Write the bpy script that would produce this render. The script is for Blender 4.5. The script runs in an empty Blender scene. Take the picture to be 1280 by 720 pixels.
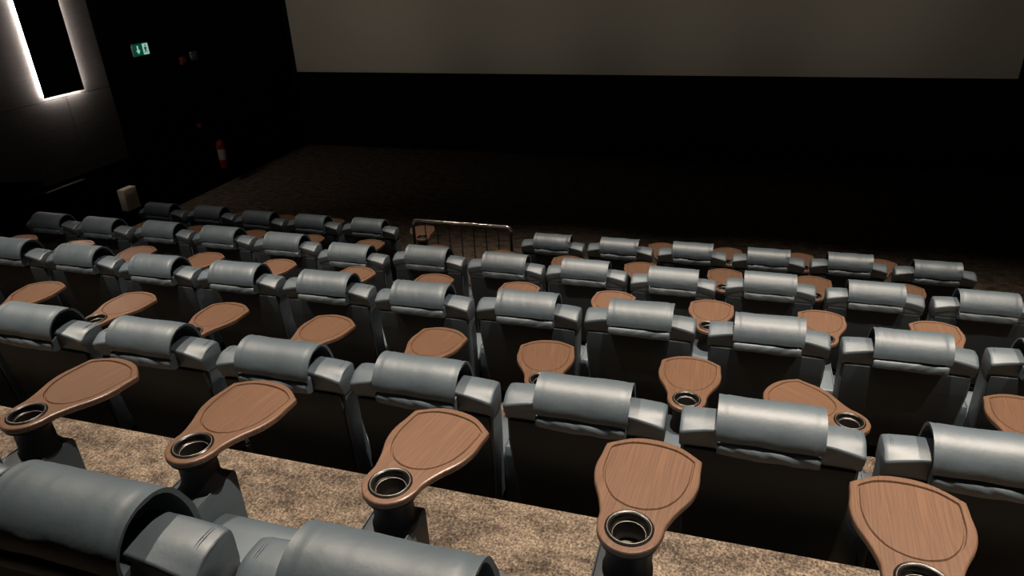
import bpy, bmesh, math, random
from mathutils import Vector, Matrix, noise
PI = math.pi
R = math.radians
rnd = random.Random(7)
scene = bpy.context.scene
COL = scene.collection

# ------------------------------------------------------------------ materials
def mat(name):
    m = bpy.data.materials.new(name)
    m.use_nodes = True
    nt = m.node_tree
    b = nt.nodes['Principled BSDF']
    return m, nt, b

def simple(name, color, rough=0.5, metal=0.0, bump=0.0, bscale=60.0, spec=0.5, var=0.0, vscale=5.0):
    m, nt, b = mat(name)
    b.inputs['Base Color'].default_value = (*color, 1)
    b.inputs['Roughness'].default_value = rough
    b.inputs['Metallic'].default_value = metal
    b.inputs['Specular IOR Level'].default_value = spec
    tc = nt.nodes.new('ShaderNodeTexCoord')
    if var > 0:
        n = nt.nodes.new('ShaderNodeTexNoise'); n.inputs['Scale'].default_value = vscale
        n.inputs['Detail'].default_value = 4
        nt.links.new(tc.outputs['Object'], n.inputs['Vector'])
        r = nt.nodes.new('ShaderNodeValToRGB')
        r.color_ramp.elements[0].position = 0.3; r.color_ramp.elements[1].position = 0.7
        r.color_ramp.elements[0].color = tuple(c*(1-var) for c in color)+(1,)
        r.color_ramp.elements[1].color = tuple(c*(1+var) for c in color)+(1,)
        nt.links.new(n.outputs['Fac'], r.inputs['Fac'])
        nt.links.new(r.outputs['Color'], b.inputs['Base Color'])
    if bump > 0:
        n = nt.nodes.new('ShaderNodeTexNoise'); n.inputs['Scale'].default_value = bscale
        n.inputs['Detail'].default_value = 3
        nt.links.new(tc.outputs['Object'], n.inputs['Vector'])
        bp = nt.nodes.new('ShaderNodeBump'); bp.inputs['Strength'].default_value = bump
        bp.inputs['Distance'].default_value = 0.004
        nt.links.new(n.outputs['Fac'], bp.inputs['Height'])
        nt.links.new(bp.outputs['Normal'], b.inputs['Normal'])
    return m

def emissive(name, color, strength):
    m, nt, b = mat(name)
    b.inputs['Base Color'].default_value = (0, 0, 0, 1)
    b.inputs['Emission Color'].default_value = (*color, 1)
    b.inputs['Emission Strength'].default_value = strength
    return m

M = {}
M['leather'] = simple('slate_leather', (0.058, 0.081, 0.099), 0.52, bump=0.2, bscale=40, var=0.10, vscale=6, spec=0.95)
M['shell'] = simple('charcoal_back_shell', (0.020, 0.027, 0.033), 0.55, bump=0.1, bscale=200, spec=0.3)
M['stitch'] = simple('slate_piping', (0.10, 0.125, 0.145), 0.5)
M['black'] = simple('black_plastic', (0.004, 0.004, 0.0045), 0.5, spec=0.15)
M['blackgloss'] = simple('black_gloss', (0.008, 0.0075, 0.007), 0.3, spec=0.4)
M['steel'] = simple('cup_steel', (0.34, 0.32, 0.28), 0.45, metal=0.6)
M['railmetal'] = simple('black_painted_rail', (0.03, 0.03, 0.032), 0.18, metal=0.6, spec=0.6)
M['wallblack'] = simple('matt_black_wall', (0.0035, 0.0035, 0.0037), 0.95, spec=0.05)
M['screen'] = simple('screen_vinyl', (0.27, 0.248, 0.20), 0.9, spec=0.1, var=0.02, vscale=0.4)
M['masking'] = simple('black_masking', (0.003, 0.003, 0.003), 0.95, spec=0.02)
M['signbody'] = simple('sign_casing', (0.02, 0.05, 0.035), 0.5)
M['green'] = emissive('exit_green', (0.0, 0.085, 0.042), 0.6)
M['white'] = emissive('exit_white', (0.36, 0.62, 0.56), 0.8)
M['led'] = emissive('led_strip', (1.0, 0.87, 0.78), 110.0)
M['red'] = simple('red_enamel', (0.14, 0.008, 0.008), 0.35)
M['labelwhite'] = simple('label_paper', (0.26, 0.23, 0.23), 0.6)
M['greyplastic'] = simple('grey_plastic', (0.10, 0.10, 0.10), 0.5)
M['beige'] = simple('beige_speaker_cloth', (0.80, 0.70, 0.56), 0.8, bump=0.5, bscale=300)

def wall_panel_mat():
    m, nt, b = mat('grey_wall_fabric')
    tc = nt.nodes.new('ShaderNodeTexCoord')
    mp = nt.nodes.new('ShaderNodeMapping'); mp.inputs['Scale'].default_value = (1, 1, 14)
    nt.links.new(tc.outputs['Object'], mp.inputs['Vector'])
    n = nt.nodes.new('ShaderNodeTexNoise'); n.inputs['Scale'].default_value = 3; n.inputs['Detail'].default_value = 6
    nt.links.new(mp.outputs['Vector'], n.inputs['Vector'])
    r = nt.nodes.new('ShaderNodeValToRGB')
    r.color_ramp.elements[0].color = (0.075, 0.073, 0.072, 1); r.color_ramp.elements[1].color = (0.115, 0.110, 0.108, 1)
    nt.links.new(n.outputs['Fac'], r.inputs['Fac']); nt.links.new(r.outputs['Color'], b.inputs['Base Color'])
    b.inputs['Roughness'].default_value = 0.9
    b.inputs['Specular IOR Level'].default_value = 0.1
    return m
M['wallgrey'] = wall_panel_mat()

def carpet_mat():
    m, nt, b = mat('mottled_carpet')
    tc = nt.nodes.new('ShaderNodeTexCoord')
    def noi(scale, det, sx=1, sy=1):
        mp = nt.nodes.new('ShaderNodeMapping'); mp.inputs['Scale'].default_value = (sx, sy, 1)
        nt.links.new(tc.outputs['Object'], mp.inputs['Vector'])
        n = nt.nodes.new('ShaderNodeTexNoise'); n.inputs['Scale'].default_value = scale; n.inputs['Detail'].default_value = det
        n.inputs['Roughness'].default_value = 0.65
        nt.links.new(mp.outputs['Vector'], n.inputs['Vector']); return n
    a = noi(6.5, 7, 1.0, 1.6); c = noi(40, 5, 1.5, 0.8); f = noi(95, 3)
    r1 = nt.nodes.new('ShaderNodeValToRGB')
    e = r1.color_ramp.elements
    e[0].position = 0.41; e[0].color = (0.064, 0.052, 0.043, 1)
    e[1].position = 0.60; e[1].color = (0.225, 0.184, 0.143, 1)
    mix = nt.nodes.new('ShaderNodeMix'); mix.data_type = 'FLOAT'; mix.inputs[0].default_value = 0.45
    nt.links.new(a.outputs['Fac'], mix.inputs[2]); nt.links.new(c.outputs['Fac'], mix.inputs[3])
    nt.links.new(mix.outputs[0], r1.inputs['Fac'])
    r2 = nt.nodes.new('ShaderNodeValToRGB')
    r2.color_ramp.elements[0].position = 0.36; r2.color_ramp.elements[0].color = (0.36, 0.35, 0.35, 1)
    r2.color_ramp.elements[1].position = 0.64; r2.color_ramp.elements[1].color = (1.35, 1.3, 1.25, 1)
    nt.links.new(f.outputs['Fac'], r2.inputs['Fac'])
    mul = nt.nodes.new('ShaderNodeMix'); mul.data_type = 'RGBA'; mul.blend_type = 'MULTIPLY'; mul.inputs[0].default_value = 1.0
    nt.links.new(r1.outputs['Color'], mul.inputs[6]); nt.links.new(r2.outputs['Color'], mul.inputs[7])
    nt.links.new(mul.outputs[2], b.inputs['Base Color'])
    b.inputs['Roughness'].default_value = 0.95; b.inputs['Specular IOR Level'].default_value = 0.05
    bp = nt.nodes.new('ShaderNodeBump'); bp.inputs['Strength'].default_value = 0.6; bp.inputs['Distance'].default_value = 0.01
    nt.links.new(f.outputs['Fac'], bp.inputs['Height']); nt.links.new(bp.outputs['Normal'], b.inputs['Normal'])
    return m
M['carpet'] = carpet_mat()

def wood_mat():
    m, nt, b = mat('walnut_laminate')
    tc = nt.nodes.new('ShaderNodeTexCoord')
    mp = nt.nodes.new('ShaderNodeMapping'); mp.inputs['Scale'].default_value = (130, 2.0, 1)
    nt.links.new(tc.outputs['Object'], mp.inputs['Vector'])
    n = nt.nodes.new('ShaderNodeTexNoise'); n.inputs['Scale'].default_value = 2.4; n.inputs['Detail'].default_value = 7
    n.inputs['Roughness'].default_value = 0.6; n.inputs['Distortion'].default_value = 0.4
    nt.links.new(mp.outputs['Vector'], n.inputs['Vector'])
    r = nt.nodes.new('ShaderNodeValToRGB')
    e = r.color_ramp.elements
    e[0].position = 0.33; e[0].color = (0.084, 0.047, 0.031, 1)
    e[1].position = 0.68; e[1].color = (0.162, 0.089, 0.053, 1)
    nt.links.new(n.outputs['Fac'], r.inputs['Fac']); nt.links.new(r.outputs['Color'], b.inputs['Base Color'])
    b.inputs['Roughness'].default_value = 0.38
    b.inputs['Specular IOR Level'].default_value = 0.5
    return m
M['wood'] = wood_mat()

# ------------------------------------------------------------------ mesh helpers
def link(name, bm, material, parent=None, smooth=True, angle=40):
    bmesh.ops.recalc_face_normals(bm, faces=bm.faces[:])
    me = bpy.data.meshes.new(name)
    bm.to_mesh(me); bm.free()
    for p in me.polygons: p.use_smooth = smooth
    if smooth:
        try: me.set_sharp_from_angle(angle=R(angle))
        except Exception: pass
    me.materials.append(material)
    o = bpy.data.objects.new(name, me)
    COL.objects.link(o)
    if parent: o.parent = parent
    return o

def add_box(bm, x0, x1, y0, y1, z0, z1, bev=0.0, seg=3, mtx=None):
    t = bmesh.new()
    bmesh.ops.create_cube(t, size=1)
    for v in t.verts:
        v.co = Vector(((x0+x1)/2+v.co.x*(x1-x0), (y0+y1)/2+v.co.y*(y1-y0), (z0+z1)/2+v.co.z*(z1-z0)))
    if bev > 0: bmesh.ops.bevel(t, geom=t.edges[:], offset=bev, segments=seg, affect='EDGES', profile=0.5)
    if mtx: bmesh.ops.transform(t, matrix=mtx, verts=t.verts[:])
    me = bpy.data.meshes.new('tmp'); t.to_mesh(me); t.free(); bm.from_mesh(me); bpy.data.meshes.remove(me)

def catmull(pts, n=6, closed=True):
    out = []; N = len(pts)
    rng = range(N) if closed else range(N-1)
    for i in rng:
        g = (lambda k: pts[k % N]) if closed else (lambda k: pts[max(0, min(N-1, k))])
        p0, p1, p2, p3 = (Vector(g(i+k)) for k in (-1, 0, 1, 2))
        for k in range(n):
            t = k/n
            out.append(0.5*((2*p1)+(p2-p0)*t+(2*p0-5*p1+4*p2-p3)*t*t+(3*p1-p0-3*p2+p3)*t**3))
    if not closed: out.append(Vector(pts[-1]))
    return out

def loft(bm, stations, caps=True):
    """stations: list of (list of Vector3) closed rings with equal counts"""
    rings = [[bm.verts.new(p) for p in s] for s in stations]
    n = len(rings[0])
    for a, b in zip(rings, rings[1:]):
        for i in range(n):
            bm.faces.new((a[i], a[(i+1) % n], b[(i+1) % n], b[i]))
    if caps:
        bm.faces.new(rings[0]); bm.faces.new(rings[-1])
    return rings

def prism_x(bm, prof, x0, x1, bev=0.0, seg=3, taper=None):
    t = bmesh.new()
    a = [t.verts.new((x0, p[0], p[1])) for p in prof]
    b = [t.verts.new((x1, p[0], p[1])) for p in prof]
    n = len(prof)
    for i in range(n): t.faces.new((a[i], a[(i+1) % n], b[(i+1) % n], b[i]))
    t.faces.new(a); t.faces.new(b)
    if bev > 0:
        bmesh.ops.bevel(t, geom=t.edges[:], offset=bev, segments=seg, affect='EDGES', profile=0.5, clamp_overlap=True)
    if taper:
        for v in t.verts: v.co = taper(v.co)
    me = bpy.data.meshes.new('tmp'); t.to_mesh(me); t.free(); bm.from_mesh(me); bpy.data.meshes.remove(me)

def lathe(bm, prof, seg=32, c=(0, 0, 0), caps=True):
    rings = []
    for r, z in prof:
        rings.append([bm.verts.new((c[0]+r*math.cos(2*PI*k/seg), c[1]+r*math.sin(2*PI*k/seg), c[2]+z)) for k in range(seg)])
    for a, b in zip(rings, rings[1:]):
        for k in range(seg): bm.faces.new((a[k], a[(k+1) % seg], b[(k+1) % seg], b[k]))
    if caps: bm.faces.new(rings[0]); bm.faces.new(rings[-1])
    else:
        for k in range(seg): bm.faces.new((rings[-1][k], rings[-1][(k+1) % seg], rings[0][(k+1) % seg], rings[0][k]))

def tube(bm, pts, r, seg=10, caps=True):
    pts = [Vector(p) for p in pts]; rings = []
    ref = Vector((0, 0, 1))
    for i, p in enumerate(pts):
        d = ((pts[min(i+1, len(pts)-1)]-p).normalized()+(p-pts[max(i-1, 0)]).normalized())
        d.normalize()
        rf = ref if abs(d.dot(ref)) < 0.95 else Vector((0, 1, 0))
        u = d.cross(rf).normalized(); v = u.cross(d).normalized()
        if rings and u.dot(pu) < 0: u = -u; v = -v
        pu = u
        rings.append([p+(u*math.cos(2*PI*k/seg)+v*math.sin(2*PI*k/seg))*r for k in range(seg)])
    loft(bm, rings, caps)

def thing(name, label, cat, loc, rotz=0.0, group=None):
    o = bpy.data.objects.new(name, None); COL.objects.link(o)
    o.empty_display_size = 0.2
    o.location = loc; o.rotation_euler = (0, 0, rotz)
    o['label'] = label; o['category'] = cat
    if group: o['group'] = group
    return o

def struct(name, bm, m, smooth=False):
    o = link(name, bm, m, None, smooth); o['kind'] = 'structure'; return o

# ------------------------------------------------------------------ calibrated layout (metres; camera above origin)
CZ = 4.032
ROW = {'A': (-7.421, 6.968, 0.0), 'B': (-7.465, 5.442, CZ-3.624), 'C': (-6.049, 3.924, CZ-3.213),
       'D': (-3.855, 2.404, CZ-2.814), 'E': (-1.676, 0.879, CZ-2.233)}
PITCH = 0.75
WL = -9.5; WR = 4.75; YF = 14.0; YB = -1.6; CEIL = 7.6

# ------------------------------------------------------------------ room shell
EDGE = {'A': 6.81, 'B': 5.29, 'C': 3.775, 'D': 2.285, 'E': YB}   # front edge of the next platform
bm = bmesh.new(); add_box(bm, WL-1.6, WR, YB, YF+0.3, -0.2, 0.0)
struct('floor', bm, M['carpet'])
def platform(y0, y1, z, n):
    bm = bmesh.new(); add_box(bm, WL if n != 9 else WL, WR, y0, y1, 0.0 if z < .1 else 0.001, z)
    return struct('floor_platform', bm, M['carpet'])
platform(EDGE['B'], EDGE['A'], ROW['B'][2], 0)
platform(EDGE['C'], EDGE['B'], ROW['C'][2], 1)
platform(EDGE['D'], EDGE['C'], ROW['D'][2], 2)
platform(YB, EDGE['D'], ROW['E'][2], 3)
bm = bmesh.new(); add_box(bm, WL-1.6, WR+0.2, YF+0.12, YF+0.4, 0, CEIL); struct('wall_front', bm, M['wallblack'])
bm = bmesh.new(); add_box(bm, WR, WR+0.2, YB, YF+0.12, 0, CEIL); struct('wall_right', bm, M['wallblack'])
bm = bmesh.new(); add_box(bm, WL-1.6, WR+0.2, YB-0.2, YB, 0, CEIL); struct('wall_back', bm, M['wallblack'])
bm = bmesh.new(); add_box(bm, WL-1.6, WR+0.2, YB-0.2, YF+0.4, CEIL, CEIL+0.2); struct('ceiling', bm, M['wallblack'])
# left wall: black lower part, grey panelled upper part, black remainder towards the screen
LB = CZ-2.93
bm = bmesh.new(); add_box(bm, WL-0.2, WL, 9.05, YF+0.12, 0, CEIL); struct('wall_left', bm, M['wallblack'])
bm = bmesh.new()
JZ = CZ-1.79
ys = [YB, 0.6, 3.0, 5.6, 8.2, 9.05]
def slab(a, b, za, zb2):
    p = [(a+0.003, za), (b-0.003, zb2), (b-0.003, JZ-0.003), (a+0.003, JZ-0.003)]
    prism_x(bm, p, WL-0.2, WL, 0.003, 1)
slab(3.0, 5.6, CZ-1.85, CZ-2.30); slab(5.6, 7.426, CZ-2.30, CZ-2.84); slab(7.42, 8.22, LB, LB); slab(8.22, 9.05, LB, LB)
ys2 = [YB, 1.2, 4.0, 6.5, 9.05]
for a, b in zip(ys2, ys2[1:]):
    add_box(bm, WL-0.2, WL, a+0.003, b-0.003, JZ+0.003, CEIL, 0.004, 1)
struct('wall_left_panelling', bm, M['wallgrey'])
# low black wall with a capping: comes out of the entrance recess, turns the corner, runs to the front
LW = CZ-3.02
bm = bmesh.new(); add_box(bm, WL-0.12, WL, 7.42, 9.05, 0, LW); add_box(bm, WL-1.6, WL-0.12, 7.42, 7.54, 0, LW)
struct('wall_left_lower', bm, M['wallblack'])
bm = bmesh.new(); add_box(bm, WL-0.13, WL+0.012, 7.405, 8.1, LW, LW+0.022, 0.004, 2); add_box(bm, WL-1.6, WL-0.13, 7.405, 7.55, LW, LW+0.022, 0.004, 2)
struct('trim_1', bm, simple('capping_grey', (0.22, 0.21, 0.19), 0.4))
bm = bmesh.new(); add_box(bm, WL-1.6, WL-1.4, YB, 9.05, 0, LB+0.2); struct('wall_left_recess', bm, M['wallblack'])
bm = bmesh.new(); add_box(bm, WL-1.6, WL-0.2, YB, 9.05, LB, LB+0.2); struct('ceiling_recess', bm, M['wallblack'])

# ------------------------------------------------------------------ cinema screen
sc = thing('cinema_screen', 'huge blank grey cinema screen on the black front wall', 'screen', (-2.51, YF, CZ-2.38))
SH = 5.75; SX = 6.86
bm = bmesh.new()
add_box(bm, -SX, SX, -0.01, 0.02, 0, 5.0)
link('screen_surface', bm, M['screen'], sc, False)
for nm, q in (('masking', (-SX-0.12, SX+0.12, -0.35, 0.0)), ('masking', (-SX-0.12, SX+0.12, 5.0, 5.18))):
    bm = bmesh.new(); add_box(bm, q[0], q[1], -0.015, 0.1, q[2], q[3], 0.004, 1); link(nm, bm, M['masking'], sc)
for s in (-1, 1):
    bm = bmesh.new(); add_box(bm, min(s*SX, s*(SX+0.12)), max(s*SX, s*(SX+0.12)), -0.015, 0.1, 0.0, 5.0, 0.004, 1); link('masking', bm, M['masking'], sc)

# ------------------------------------------------------------------ recliner prototype meshes
def ytaper(c):
    z = c.z
    if z < 0.95:
        t = min(1, (0.95-z)/0.6); s = 1-0.075*t*t
        c = Vector((c.x*s, c.y, c.z))
    return c
def bm_backrest():
    bm = bmesh.new()
    prof = [(0.085, 0.34), (0.030, 0.80), (0.020, 0.94), (0.012, 1.02), (0.020, 1.035), (0.060, 1.044), (0.10, 1.042), (0.128, 1.02), (0.135, 0.97), (0.150, 0.80), (0.215, 0.34)]
    prism_x(bm, prof, -0.338, 0.338, 0.012, 3, ytaper)
    # round the outer top corners and dish the outer ends a little
    for v in bm.verts:
        ax = abs(v.co.x)
        if ax > 0.20 and v.co.z > 1.0:
            v.co.z -= 0.012*((ax-0.20)/0.14)**3
        if ax > 0.30 and v.co.y < 0.1 and v.co.z > 0.9:
            v.co.y += 0.012
    return bm
def bm_cap(s):
    # padded leather cap wrapping the rear top of each wing
    bm = bmesh.new()
    prof = [(0.040, 0.929), (0.024, 0.930), (0.017, 0.940), (0.008, 0.985), (-0.003, 1.030), (-0.0045, 1.043), (-0.001, 1.0505), (0.009, 1.053), (0.060, 1.061), (0.108, 1.060), (0.128, 1.053), (0.138, 1.035), (0.140, 0.985), (0.130, 0.935)]
    pr = [Vector((0, a, b)) for a, b in prof]
    pr = catmull([(0, a, b) for a, b in prof], 3)
    xs = [0.128, 0.131, 0.18, 0.24, 0.30, 0.328, 0.342, 0.3455]
    st = []
    for k, x in enumerate(xs):
        e = {0: 0.93, 7: 0.90, 6: 0.97}.get(k, 1.0)
        dz = -0.010*max(0, (x-0.2)/0.14)**2
        cy, cz = 0.068, 1.01
        ring = []
        tt = min(1.0, max(0.0, (x-0.14)/0.19))
        for p in pr:
            z = p.z; y = p.y
            if z > 1.0 and y < 0.05: z -= 0.026*tt**1.3*(0.05-y)/0.054; y -= 0.004*tt
            if z < 0.96 and y < 0.05: z += 0.004*tt
            ring.append(Vector((s*x, cy+(y-cy)*e, cz+(z-cz)*e+dz)))
        st.append(ring)
    loft(bm, st)
    return bm
def bm_shell():
    bm = bmesh.new()
    prof = [(0.088, 0.335), (0.074, 0.335), (0.018, 0.80), (0.008, 0.928), (0.024, 0.932), (0.035, 0.80)]
    prism_x(bm, prof, -0.325, 0.325, 0.004, 2, ytaper)
    return bm
def cover(seed, xa=-0.197, xb=0.197, amp=0.006):
    # headrest cover: a thick leather sheet arched over the top of the backrest
    outer = [(0.205, 0.80), (0.198, 0.92), (0.184, 1.03), (0.148, 1.108), (0.104, 1.141), (0.052, 1.147), (0.004, 1.130), (-0.031, 1.096), (-0.048, 1.058), (-0.050, 1.022)]
    inner = [(-0.031, 1.019), (-0.034, 1.056), (-0.022, 1.088), (0.010, 1.114), (0.052, 1.130), (0.098, 1.124), (0.136, 1.094), (0.168, 1.025), (0.184, 0.92), (0.190, 0.80)]
    o = catmull([(0, *p) for p in outer], 4, False)
    i = []
    for k in range(len(o)-1, -1, -1):
        d = (o[min(k+1, len(o)-1)]-o[max(k-1, 0)]).normalized()
        i.append(o[k]+Vector((0, -d.z, d.y))*-0.010*(-1))
    ring = o+i
    bm = bmesh.new(); N = 36; st = []
    no = len(o)
    for k in range(N+1):
        t = k/N; x = xa+(xb-xa)*t
        edge = min(t, 1-t)
        e = 1.0
        if k in (0, N): e = 0.985
        s = []
        for j, p in enumerate(ring):
            q = Vector((x, p.y, p.z))
            c = Vector((0, 0.07, 0.98))
            w = noise.noise(Vector((x*7+seed*7.3, p.z*3, seed*3.1)))*amp*0.8
            w += noise.noise(Vector((x*38+seed*3.7+p.z*14, p.z*6, seed*5.1)))*amp*0.38*(0.35+0.9*math.exp(-(edge/0.12)**2)+0.4*max(0, noise.noise(Vector((x*5, seed*2.7, 9)))))
            w += math.exp(-((edge-0.045)/0.02)**2)*-0.0045          # stitched hem line
            w += math.exp(-(edge/0.018)**2)*0.003
            if j < no: q += (q-c).normalized()*w
            # sheet is a touch lower in the middle of the back hem
            if j in range(no-6, no+4): q.z += 0.006*noise.noise(Vector((x*9+seed, seed, 0)))
            q.y = c.y+(q.y-c.y)*e; q.z = c.z+(q.z-c.z)*e
            if seed % 3 == 1 and t > 0.93 and j < no and p.z > 1.1: q += Vector((0.006, -0.004, 0.006))
            s.append(q)
        st.append(s)
    loft(bm, st)
    return bm
def flap(seed, xa=-0.19, xb=0.19):
    # second padded fold that shows under the hem of the cover
    prof = [(0.012, 1.030), (-0.018, 1.020), (-0.036, 1.014), (-0.052, 1.000), (-0.056, 0.980), (-0.050, 0.958), (-0.030, 0.946), (0.0, 0.948), (0.014, 0.962)]
    pr = catmull([(0, *p) for p in prof], 3)
    bm = bmesh.new(); N = 30; st = []
    for k in range(N+1):
        t = k/N; x = xa+(xb-xa)*t; e = 0.93 if k in (0, N) else 1
        s = []
        for p in pr:
            w = 1+0.10*noise.noise(Vector((x*22+p.z*30*(1 if seed % 2 else -1), seed*2.3, 0)))+0.12*noise.noise(Vector((x*7, seed*9.1, 2)))
            q = Vector((x, -0.0+(p.y)*e*w, 1.0+(p.z-1.0)*e*(1+0.12*noise.noise(Vector((x*9, seed*4.1, 5))))))
            s.append(q)
        st.append(s)
    loft(bm, st); return bm
def cushion_bm():
    bm = bmesh.new()
    prof = [(0.22, 0.30), (0.22, 0.43), (0.26, 0.455), (0.45, 0.455), (0.59, 0.470), (0.64, 0.452), (0.665, 0.39), (0.65, 0.31)]
    prism_x(bm, prof, -0.283, 0.283, 0.022, 3); return bm
def footrest_bm():
    bm = bmesh.new(); add_box(bm, -0.28, 0.28, 0.60, 0.66, 0.07, 0.36, 0.022, 3); return bm
def base_bm():
    bm = bmesh.new(); add_box(bm, -0.28, 0.28, 0.10, 0.60, 0.0, 0.30, 0.012, 2); return bm
ARM_X = 0.380
def arm_bm(s=1):
    bm = bmesh.new()
    prof = [(0.275, 0.0), (0.275, 0.50), (0.290, 0.545), (0.735, 0.555), (0.748, 0.545), (0.752, 0.0)]
    prism_x(bm, prof, s*ARM_X-0.082, s*ARM_X+0.082, 0.010, 2); return bm
def arm_seam_bm(s=1):
    bm = bmesh.new()
    for dx in (-0.082, 0.082):
        x = s*ARM_X+dx*0.955
        tube(bm, [(x, 0.295, 0.5495), (x, 0.5, 0.554), (x, 0.738, 0.5548)], 0.0028, 6)
    return bm

# tray (local frame: origin = cup centre at tray top, +y = towards the far end)
HALF = [(0.0, 0.421), (0.075, 0.408), (0.146, 0.362), (0.1555, 0.348), (0.158, 0.30), (0.162, 0.24), (0.150, 0.175), (0.118, 0.105), (0.098, 0.045), (0.095, 0.0), (0.080, -0.045), (0.045, -0.080)]
def outline(half, n=5):
    pts = [(x, y, 0) for x, y in half]+[(0, -0.092, 0)]+[(-x, y, 0) for x, y in reversed(half[1:])]
    return catmull(pts, n)
def inset(poly, d):
    n = len(poly); out = []
    area = sum(poly[i].x*poly[(i+1) % n].y-poly[(i+1) % n].x*poly[i].y for i in range(n))
    sg = 1 if area > 0 else -1
    for i in range(n):
        a = poly[i]-poly[i-1]; b = poly[(i+1) % n]-poly[i]
        t = (a.normalized()+b.normalized())
        if t.length < 1e-6: t = b
        t.normalize(); nrm = Vector((-t.y, t.x, 0))*sg
        out.append(poly[i]+nrm*d)
    return out
DISH = [(0.0, 0.395), (0.075, 0.384), (0.126, 0.352), (0.136, 0.335), (0.137, 0.29), (0.136, 0.235), (0.118, 0.165), (0.080, 0.110), (0.035, 0.086)]
def tray_bm():
    bm = bmesh.new()
    o = outline(HALF)
    dpts = [(x, y, 0) for x, y in DISH]+[(0, 0.081, 0)]+[(-x, y, 0) for x, y in reversed(DISH[1:])]
    dish = catmull(dpts, 4)
    cup = [Vector((0.064*math.cos(2*PI*k/40), 0.064*math.sin(2*PI*k/40), 0)) for k in range(40)]
    def ring(pts, z):
        return [bm.verts.new((p.x, p.y, z)) for p in pts]
    def edges(r):
        return [bm.edges.new((r[i], r[(i+1) % len(r)])) for i in range(len(r))]
    def bridge(a, b):
        n = len(a)
        for i in range(n): bm.faces.new((a[i], a[(i+1) % n], b[(i+1) % n], b[i]))
    top = ring(inset(o, 0.006), 0.0); d0 = ring(dish, 0.0); c0 = ring(cup, 0.0)
    es = edges(top)+edges(d0)+edges(c0)
    bmesh.ops.triangle_fill(bm, edges=es, use_beauty=True)
    m1 = ring(inset(o, 0.002), -0.002); m2 = ring(o, -0.006); m3 = ring(o, -0.020); m4 = ring(inset(o, 0.005), -0.026)
    bridge(top, m1); bridge(m1, m2); bridge(m2, m3); bridge(m3, m4)
    g1 = ring(inset(dish, 0.0022), -0.0070); g2 = ring(inset(dish, 0.0055), -0.0070); g3 = ring(inset(dish, 0.0085), -0.0015)
    bridge(d0, g1); bridge(g1, g2); bridge(g2, g3)
    es = [bm.edges.get((g3[i], g3[(i+1) % len(g3)])) for i in range(len(g3))]
    bmesh.ops.triangle_fill(bm, edges=es, use_beauty=True)
    c1 = ring(cup, -0.026); bridge(c0, c1)
    es = [bm.edges.get((m4[i], m4[(i+1) % len(m4)])) for i in range(len(m4))]+[bm.edges.get((c1[i], c1[(i+1) % 40])) for i in range(40)]
    bmesh.ops.triangle_fill(bm, edges=es, use_beauty=True)
    return bm
def cup_bm():
    bm = bmesh.new()
    lathe(bm, [(0.0635, -0.024), (0.0705, 0.0005), (0.0705, 0.003), (0.067, 0.0055), (0.059, 0.0045), (0.0555, 0.001), (0.0545, -0.018), (0.048, -0.022), (0.0465, -0.024), (0.046, -0.082), (0.043, -0.088), (0.001, -0.088),
               (0.001, -0.094), (0.050, -0.094), (0.055, -0.03)], 40, (0, 0, 0), False)
    return bm
def cupring_bm():
    bm = bmesh.new()
    for r, z, w in ((0.0630, 0.0050, 0.0009), (0.0478, -0.0205, 0.0008)):
        lathe_pts = [(r+w*math.cos(a), z+w*math.sin(a)) for a in [2*PI*k/8 for k in range(8)]]
        rings = [[bm.verts.new((q[0]*math.cos(2*PI*k/40), q[0]*math.sin(2*PI*k/40), q[1])) for k in range(40)] for q in lathe_pts]
        for i in range(8):
            a, b = rings[i], rings[(i+1) % 8]
            for k in range(40): bm.faces.new((a[k], a[(k+1) % 40], b[(k+1) % 40], b[k]))
    return bm
def cupbase_bm():
    bm = bmesh.new(); lathe(bm, [(0.001, -0.0875), (0.0405, -0.0875), (0.0405, -0.0855), (0.036, -0.0845), (0.001, -0.0845)], 32); return bm
def post_bm():
    bm = bmesh.new()
    lathe(bm, [(0.001, 0.5535), (0.074, 0.5535), (0.074, 0.572), (0.066, 0.585), (0.064, 0.655), (0.072, 0.672), (0.085, 0.683), (0.086, 0.6942), (0.066, 0.6942), (0.062, 0.62), (0.001, 0.615)], 36, (0, 0, 0))
    return bm

CUPX, CUPY, CUPZ = 0.398, 0.6527, 0.7202
PROTO = {}
def mk(name, bm, m, **k):
    o = link(name, bm, m, None, **k); me = o.data; bpy.data.objects.remove(o); PROTO[name] = (me, m); return me
ME = {
 'backrest': mk('backrest', bm_backrest(), M['leather']),
 'capL': mk('shoulder_pad', bm_cap(-1), M['leather']),
 'capR': mk('shoulder_pad', bm_cap(1), M['leather']),
 'shell': mk('back_panel', bm_shell(), M['shell']),
 'cushion': mk('seat_cushion', cushion_bm(), M['leather']),
 'foot': mk('footrest', footrest_bm(), M['leather']),
 'base': mk('base', base_bm(), M['black']),
 'armR': mk('armrest', arm_bm(1), M['leather']),
 'armL': mk('armrest', arm_bm(-1), M['leather']),
 'seamR': mk('seam', arm_seam_bm(1), M['stitch']),
 'seamL': mk('seam', arm_seam_bm(-1), M['stitch']),
 'tray': mk('tray', tray_bm(), M['wood'], angle=25),
 'cup': mk('cup_holder', cup_bm(), M['blackgloss']),
 'ring': mk('rim', cupring_bm(), M['steel']),
 'cupbase': mk('cup_base', cupbase_bm(), M['steel']),
 'post': mk('tray_post', post_bm(), M['black']),
}
COVERS = [mk('head_cover', cover(s, amp=a), M['leather']) for s, a in ((0, .004), (1, .008), (2, .005), (3, .009), (4, .004), (5, .007))]
FLAPS = [mk('lower_fold', flap(s), M['leather']) for s in range(6)]
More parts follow.
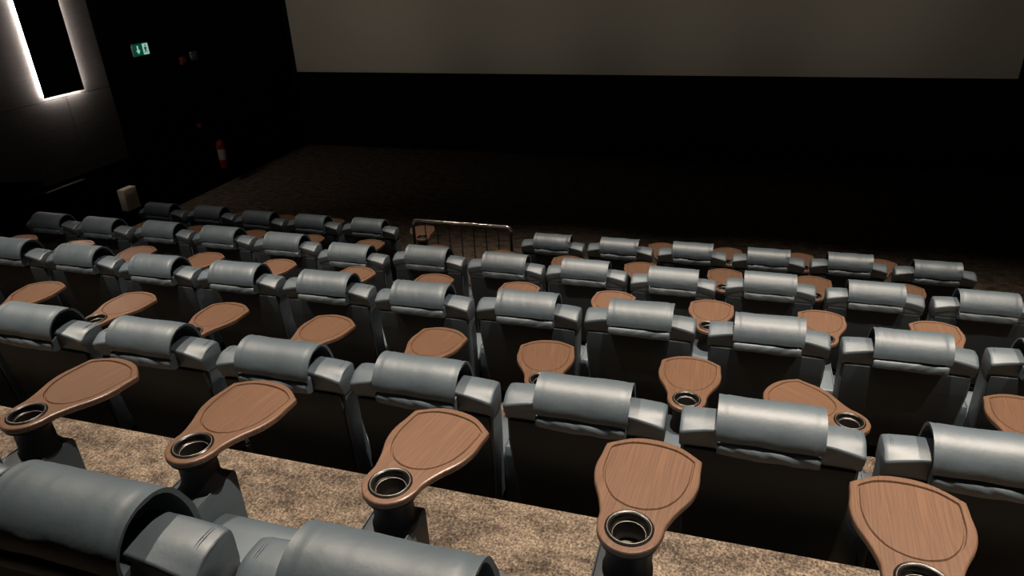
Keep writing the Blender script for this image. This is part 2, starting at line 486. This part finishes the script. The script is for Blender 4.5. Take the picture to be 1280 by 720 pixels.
def stitch_bm(s):
    bm = bmesh.new()
    for dx in (0.0, 0.007):
        x = s*(0.312+dx)
        dz = -0.010*((abs(x)-0.2)/0.14)**2
        k = 0.9
        tube(bm, catmull([(x, 0.0075, 0.975+dz), (x, -0.004, 1.003+dz), (x, -0.001, 1.019+dz), (x, 0.014, 1.036+dz), (x, 0.060, 1.0612+dz), (x, 0.108, 1.0602+dz), (x, 0.130, 1.0522+dz)], 3, False), 0.0014, 6)
    return bm
ME['stitchL'] = mk('seam', stitch_bm(-1), M['stitch']); ME['stitchR'] = mk('seam', stitch_bm(1), M['stitch'])

def put(name, me, parent, loc=(0, 0, 0), rot=(0, 0, 0)):
    o = bpy.data.objects.new(name, me); COL.objects.link(o); o.parent = parent
    o.location = loc; o.rotation_euler = rot; return o

def recliner(x, y, z, ang, variant, back=(0, 0), left_arm=False, right_arm=True, label='', group=None, rx=0.0):
    t = thing('cinema_recliner', label, 'cinema seat', (x, y, z), 0, group)
    bx, by = back
    L = (bx, by, -abs(by)*0.1); ro = (rx, 0, 0)
    b = put('backrest', ME['backrest'], t, L, ro)
    p = put('shoulder_pad', ME['capL'], t, L, ro); put('seam', ME['stitchL'], p)
    p = put('shoulder_pad', ME['capR'], t, L, ro); put('seam', ME['stitchR'], p)
    s = put('back_panel', ME['shell'], t, L, ro)
    c = put('head_cover', COVERS[variant % 6], t, (L[0]+0.003*((variant*7) % 5-2), L[1], L[2]+0.002*((variant*3) % 4-1)), ro)
    put('lower_fold', FLAPS[(variant*5+1) % 6], c)
    put('seat_cushion', ME['cushion'], t)
    put('footrest', ME['foot'], t)
    put('base', ME['base'], t)
    if right_arm:
        a = put('armrest', ME['armR'], t); put('seam', ME['seamR'], a)
        put('tray_post', ME['post'], t, (CUPX, CUPY, 0))
        tr = put('tray', ME['tray'], t, (CUPX, CUPY, CUPZ), (0, 0, -R(ang)))
        put('cup_holder', ME['cup'], tr); put('rim', ME['ring'], tr); put('cup_base', ME['cupbase'], tr)
    if left_arm:
        a = put('armrest', ME['armL'], t); put('seam', ME['seamL'], a)
    return t

# tray angle of the arm that stands at the RIGHT of each seat, degrees clockwise from straight ahead
ANG = {'A': {0: 22, 1: 8, 2: 10, 3: -15, 4: -24, 7: 25, 8: -8, 9: -9, 10: -5, 11: 12, 12: -25},
       'B': {0: 4, 1: -3, 2: 2, 3: 0, 4: 0, 5: 6, 6: 2, 7: -6, 8: -10, 9: -2, 10: 3, 11: 5, 12: 1},
       'C': {-2: 4, -1: -1, 0: -2, 1: 2, 2: 5, 3: 13, 4: 5, 5: 3, 6: 5, 7: 0, 8: 1, 9: -4, 10: 2},
       'D': {-2: -8, -1: 6, 0: 4, 1: 11, 2: 9, 3: -10, 4: -1, 5: -57, 6: 7},
       'E': {-2: 11, -1: 7, 0: 11, 1: 4, 2: 3}}
JIT = {('A', 0): (-0.012, 0.005), ('A', 1): (-0.022, 0.043), ('A', 2): (-0.003, -0.014), ('A', 4): (0.009, 0.007), ('A', 7): (0.014, -0.041), ('A', 8): (0, -0.017),
       ('A', 11): (0, 0.032), ('B', 0): (0, 0.024), ('B', 1): (-0.025, 0.008), ('B', 2): (-0.031, 0.055), ('B', 3): (-0.024, 0.04), ('B', 4): (-0.014, 0.013), ('B', 5): (0.027, -0.099),
       ('B', 6): (0.02, -0.015), ('B', 7): (0.018, -0.031), ('B', 8): (-0.005, -0.018), ('B', 9): (-0.018, -0.038), ('B', 10): (-0.004, 0.035), ('B', 11): (0.011, 0.014), ('B', 12): (0.016, 0.025),
       ('C', 0): (-0.03, 0.04), ('C', 1): (-0.027, 0.032), ('C', 2): (0.01, -0.006), ('C', 5): (0.006, -0.023), ('C', 7): (-0.019, 0.015), ('C', 9): (0.003, -0.022), ('C', 10): (0.012, 0.032),
       ('D', 0): (-0.03, 0.009), ('D', 1): (-0.01, 0.002), ('D', 2): (0.021, -0.014), ('D', 3): (0.009, -0.007), ('E', 0): (-0.045, -0.035), ('E', 1): (-0.015, -0.035)}
ORD = ['', 'leftmost', 'second', 'third', 'fourth', 'fifth', 'sixth', 'seventh', 'eighth', 'ninth', 'tenth', 'eleventh', 'twelfth', 'thirteenth']
ROWTXT = {'A': 'the front row nearest the screen', 'B': 'the second row from the screen', 'C': 'the middle row', 'D': 'the second row from the bottom of the picture', 'E': 'the nearest row'}
LAB = {}
for k in range(5):
    LAB['A', k] = ('blue-grey recliner, %s of the five left of the railing in the front row' % (ORD[k+1] if k == 0 else ORD[k+1]+' from left')) if k < 4 else 'blue-grey recliner in the front row, directly left of the railing'
LAB['A', 7] = 'blue-grey recliner in the front row, directly right of the black railing'
for n, k in enumerate((8, 9, 10, 11)):
    LAB['A', k] = 'blue-grey recliner in the front row, %s one to the right of the railing' % ORD[n+2]
LAB['A', 12] = 'blue-grey recliner at the far right end of the front row, in dimmer light'
for k in range(13):
    LAB['B', k] = {0: 'dim blue-grey recliner at the far left end of the second row from the screen',
                   5: 'blue-grey recliner in the second row, leaning back more, diagonally behind the railing\'s left end',
                   6: 'blue-grey recliner in the second row, directly behind the left half of the railing',
                   7: 'blue-grey recliner in the second row, directly behind the right half of the railing',
                   12: 'blue-grey recliner cut by the right picture edge in the second row'}.get(k,
                   'blue-grey recliner, %s from left in the second row from the screen' % ORD[k+1])
for k in range(-2, 11):
    LAB['C', k] = {-2: 'recliner outside the left picture edge in the middle row, only its wooden tray showing',
                   -1: 'blue-grey recliner cut by the left picture edge in the middle row',
                   10: 'blue-grey recliner cut by the right picture edge in the middle row'}.get(k,
                   'blue-grey recliner, %s from left in the middle row of five' % ORD[k+2] if k < 9 else 'blue-grey recliner in the middle row, last whole one on the right')
for k in range(-2, 7):
    LAB['D', k] = {-2: 'recliner past the left edge in the fourth row, only its tray tip showing',
                   -1: 'recliner at the left edge in the fourth row, seen by its tray and arm',
                   0: 'blue-grey recliner cut by the left picture edge in the fourth row',
                   5: 'blue-grey recliner in the fourth row whose wooden tray is swung sideways to the left',
                   6: 'blue-grey recliner cut by the right picture edge in the fourth row'}.get(k,
                   'blue-grey recliner with near-black back, %s from left in the fourth row' % ORD[k+1])
LAB['E', -2] = 'recliner past the left edge in the nearest row, its tray cup holder touching the edge'
LAB['E', -1] = 'nearest-row recliner at the lower left whose tray is second from left'
LAB['E', 0] = 'large blue-grey recliner filling the bottom left corner, dark gap under its head cover'
LAB['E', 1] = 'blue-grey recliner at the bottom edge beside the bottom left one, mostly cut off'
LAB['E', 2] = 'nearest-row recliner below the picture whose large tray stands at the bottom right'
GRP = {'A': 'recliners in the front row', 'B': 'recliners in the second row', 'C': 'recliners in the middle row', 'D': 'recliners in the fourth row', 'E': 'recliners in the nearest row'}
vi = 0
for r in 'ABCDE':
    X0, Y0, Z0 = ROW[r]
    for k, a in ANG[r].items():
        vi += 1
        # the seat next to the wheelchair bay and the first one of a row carry a left arm as well
        recliner(X0+k*PITCH+0.34, Y0, Z0, a, vi*5+k, JIT.get((r, k), (0, 0)), left_arm=(r, k) in (('A', 0), ('A', 7), ('B', 0)), label=LAB[r, k], group=GRP[r])

# ------------------------------------------------------------------ railing in front of the gap in row A
rx0, rx1, ry = -3.405, -2.245, 6.845
zb = ROW['B'][2]; zt = CZ-2.775
t = thing('guard_railing', 'black metal guard railing with shiny top bar at the gap in the front row', 'railing', ((rx0+rx1)/2, ry, zb))
hw = (rx1-rx0)/2; h = zt-zb
pts = []
for k in range(7): a = PI/2*k/6; pts.append((-hw+0.05-0.05*math.cos(a), 0, h-0.05+0.05*math.sin(a)))
pts2 = [(-p[0], 0, p[2]) for p in reversed(pts)]
bm = bmesh.new(); tube(bm, pts+[(-hw/2, 0, h), (0, 0, h), (hw/2, 0, h)]+pts2, 0.017, 12); link('top_rail', bm, simple('polished_rail', (0.5, 0.48, 0.46), 0.2, metal=0.95), t)
for s in (-1, 1):
    bm = bmesh.new(); tube(bm, [(s*hw, 0, 0.0), (s*hw, 0, h-0.05)], 0.017, 12); lathe(bm, [(0.04, 0), (0.04, 0.008), (0.02, 0.012)], 20, (s*hw, 0, 0)); link('post', bm, M['railmetal'], t)
bm = bmesh.new(); tube(bm, [(-hw, 0, 0.1), (hw, 0, 0.1)], 0.012, 10); link('bottom_rail', bm, M['railmetal'], t)
for k in range(7):
    x = -hw+2*hw*(k+1)/8
    bm = bmesh.new(); tube(bm, [(x, 0, 0.1), (x, 0, h-0.005)], 0.0065, 8); link('baluster', bm, M['railmetal'], t)

# ------------------------------------------------------------------ left wall fittings
fy0, fy1 = 7.82, 8.52; fz = CZ-1.735
t = thing('wall_light', 'tall black wall panel with a white glow of light around its edges', 'wall light', (WL, (fy0+fy1)/2, fz))
hw = (fy1-fy0)/2; FH = 3.0
bm = bmesh.new(); add_box(bm, 0.040, 0.062, -hw, hw, 0, FH, 0.003, 1); link('front_board', bm, M['black'], t)
bm = bmesh.new(); add_box(bm, 0.0, 0.040, -hw+0.10, hw-0.10, 0.10, FH-0.10); link('backing_frame', bm, M['black'], t, False)
def strip(y0, y1, z0, z1):
    bm = bmesh.new(); add_box(bm, 0.018, 0.038, y0, y1, z0, z1); link('light_strip', bm, M['led'], t, False)
strip(-hw+0.012, -hw+0.024, 0.02, FH-0.03); strip(hw-0.020, hw-0.008, 0.02, FH-0.03)
strip(-hw+0.03, hw-0.03, 0.008, 0.020)

# exit sign with arrow and running figure in a doorway
t = thing('exit_sign', 'small lit green emergency exit sign with white arrow and doorway figure', 'exit sign', (WL, 9.83, CZ-1.44))
bm = bmesh.new(); add_box(bm, 0.0, 0.05, -0.17, 0.17, 0.0, 0.20, 0.006, 2); link('casing', bm, M['signbody'], t)
bm = bmesh.new(); add_box(bm, 0.05, 0.054, -0.16, 0.16, 0.01, 0.19); link('green_face', bm, M['green'], t, False)
def poly_plate(bm, pts, x0, x1):
    a = [bm.verts.new((x0, p[0], p[1])) for p in pts]; b = [bm.verts.new((x1, p[0], p[1])) for p in pts]
    n = len(pts)
    for i in range(n): bm.faces.new((a[i], a[(i+1) % n], b[(i+1) % n], b[i]))
    bm.faces.new(a); bm.faces.new(b)
bm = bmesh.new()
poly_plate(bm, [(-0.095, 0.165), (-0.065, 0.165), (-0.065, 0.095), (-0.035, 0.095), (-0.08, 0.035), (-0.125, 0.095), (-0.095, 0.095)], 0.0545, 0.057)
link('arrow', bm, M['white'], t, False)
bm = bmesh.new(); poly_plate(bm, [(0.025, 0.185), (0.145, 0.185), (0.145, 0.015), (0.025, 0.015)], 0.0545, 0.0565); link('doorway', bm, M['white'], t, False)
bm = bmesh.new()
poly_plate(bm, [(0.070, 0.135), (0.098, 0.128), (0.118, 0.105), (0.112, 0.098), (0.095, 0.112), (0.090, 0.088), (0.112, 0.070), (0.108, 0.040), (0.096, 0.040), (0.098, 0.062), (0.078, 0.074), (0.060, 0.040), (0.045, 0.040), (0.066, 0.082), (0.068, 0.108), (0.055, 0.095), (0.048, 0.100)], 0.0572, 0.059)
a = []
for k in range(14): a.append((0.088+0.013*math.cos(2*PI*k/14), 0.153+0.013*math.sin(2*PI*k/14)))
poly_plate(bm, a, 0.0572, 0.059)
link('running_figure', bm, simple('sign_dark_green', (0.0, 0.03, 0.03), 0.6), t, False)

# fire extinguisher
t = thing('fire_extinguisher', 'red fire extinguisher with a pale label hanging on the dark left wall', 'fire extinguisher', (WL+0.11, 11.10, CZ-3.70))
bm = bmesh.new(); lathe(bm, [(0.001, 0), (0.07, 0), (0.078, 0.02), (0.080, 0.06), (0.080, 0.44), (0.070, 0.50), (0.035, 0.54), (0.025, 0.56), (0.001, 0.56)], 28); link('cylinder', bm, M['red'], t)
bm = bmesh.new(); lathe(bm, [(0.0806, 0.17), (0.0812, 0.172), (0.0812, 0.37), (0.0806, 0.372)], 28); link('paper_label', bm, M['labelwhite'], t)
bm = bmesh.new(); lathe(bm, [(0.022, 0.55), (0.026, 0.57), (0.026, 0.61), (0.012, 0.63)], 16); add_box(bm, -0.012, 0.012, -0.11, 0.03, 0.61, 0.63, 0.004, 2); add_box(bm, -0.012, 0.012, -0.10, 0.02, 0.645, 0.665, 0.004, 2, Matrix.Rotation(R(8), 4, 'X')); link('valve_handle', bm, M['black'], t)
bm = bmesh.new(); tube(bm, catmull([(0, 0.03, 0.60), (0, 0.09, 0.58), (0.0, 0.115, 0.45), (0, 0.105, 0.25), (0, 0.10, 0.14)], 5, False), 0.011, 8); link('hose', bm, M['black'], t)
bm = bmesh.new(); add_box(bm, -0.11, -0.083, -0.02, 0.02, 0.35, 0.55, 0.004, 1); link('wall_bracket', bm, M['black'], t)

# call point, sounder and grey box
def wallbox(name, label, cat, y, z, w, h, d, m, m2=None, part='button'):
    t = thing(name, label, cat, (WL, y, z))
    bm = bmesh.new(); add_box(bm, 0, d, -w/2, w/2, 0, h, 0.008, 2); link('casing', bm, m, t)
    bm = bmesh.new()
    lathe(bm, [(0.001, 0), (w*0.3, 0), (w*0.3, 0.012), (w*0.2, 0.018), (0.001, 0.018)], 20)
    bmesh.ops.transform(bm, matrix=Matrix.Translation((d, 0, h/2)) @ Matrix.Rotation(PI/2, 4, 'Y'), verts=bm.verts[:])
    link(part, bm, m2 or m, t)
wallbox('fire_call_point', 'small dim red fire call point on dark wall, upper left of the extinguisher', 'call point', 10.75, CZ-2.86, 0.10, 0.10, 0.045, M['red'], M['labelwhite'])
wallbox('alarm_sounder', 'dim red alarm sounder high on the wall right of the exit sign', 'alarm', 10.72, CZ-1.71, 0.12, 0.12, 0.07, simple('dim_red_plastic', (0.10, 0.006, 0.006), 0.4), None, 'dome')
wallbox('wall_sensor', 'small grey wall box right of the red alarm sounder', 'wall box', 11.03, CZ-1.70, 0.16, 0.16, 0.05, M['greyplastic'], None, 'cover_plate')

# beige wall box beside the second row
t = thing('speaker_box', 'small beige wall box above the far left end of the front rows', 'speaker', (WL, 8.72, CZ-3.70))
bm = bmesh.new(); add_box(bm, 0.02, 0.15, -0.135, 0.135, 0, 0.355, 0.006, 2); link('cabinet', bm, M['beige'], t)
bm = bmesh.new(); add_box(bm, 0.15, 0.158, -0.122, 0.122, 0.014, 0.341, 0.003, 2); link('front_panel', bm, M['beige'], t)
bm = bmesh.new(); add_box(bm, 0.0, 0.02, -0.06, 0.06, 0.08, 0.28); link('wall_bracket', bm, M['black'], t)

# ------------------------------------------------------------------ lights: warm recessed house lights in the ceiling, plus added screen wash
def spot(x, y, z, e, size=75, tx=None, ty=None, tz=0.9, rad=0.05, blend=0.6, col=(1.0, 0.85, 0.70)):
    l = bpy.data.lights.new('house_or_added_wash', 'SPOT'); l.energy = e; l.color = col
    l.spot_size = R(size); l.spot_blend = blend; l.shadow_soft_size = rad
    o = bpy.data.objects.new('house_or_added_wash', l); COL.objects.link(o); o.location = (x, y, z)
    d = Vector(((x if tx is None else tx)-x, (y if ty is None else ty)-y, tz-z))
    o.rotation_euler = d.to_track_quat('-Z', 'Y').to_euler()
    return o
HL = CEIL-0.05
for x, e in ((-5.0, 1750), (-2.3, 1180), (0.4, 1950), (2.7, 1650)):
    spot(x, 2.62, HL, e, 68, blend=0.7, rad=0.06)
for x, e in ((-4.9, 520), (-2.2, 1350), (0.6, 1650), (2.8, 850)):
    spot(x, 6.2, HL, e, 58, blend=0.9, rad=0.06)
# added wash spots, unseen at the back wall, put in to brighten the screen
for x in (-8.3, -5.4, -2.5, 0.4, 3.3):
    spot(x, YB+0.1, 5.3, 760, 27, tx=x, ty=YF, tz=3.6, rad=0.1, blend=1.0, col=(1.0, 0.91, 0.82))

w = bpy.data.worlds.new('World'); scene.world = w; w.use_nodes = True
w.node_tree.nodes['Background'].inputs['Color'].default_value = (0, 0, 0, 1)
w.node_tree.nodes['Background'].inputs['Strength'].default_value = 0

# ------------------------------------------------------------------ camera (fitted to the photograph)
p, ro, ya = 0.4530720665426536, -0.04518021032820596, -0.31925303497507235
fwd = Vector((math.sin(ya)*math.cos(p), math.cos(ya)*math.cos(p), -math.sin(p)))
right = Vector((math.cos(ya), -math.sin(ya), 0)); up = right.cross(fwd)
Rr = right*math.cos(ro)+up*math.sin(ro); Uu = -right*math.sin(ro)+up*math.cos(ro)
cam = bpy.data.cameras.new('camera'); co = bpy.data.objects.new('camera', cam); COL.objects.link(co)
m3 = Matrix((Rr, Uu, -fwd)).transposed()
co.matrix_world = Matrix.Translation((0, 0, CZ)) @ m3.to_4x4()
cam.sensor_fit = 'HORIZONTAL'; cam.sensor_width = 36; cam.lens = 888.479*36/1280
cam.clip_start = 0.05; cam.clip_end = 60
scene.camera = co
scene.view_settings.view_transform = 'Standard'; scene.view_settings.look = 'None'
scene.view_settings.gamma = 1; scene.view_settings.use_curve_mapping = False
scene.view_settings.exposure = 0.0
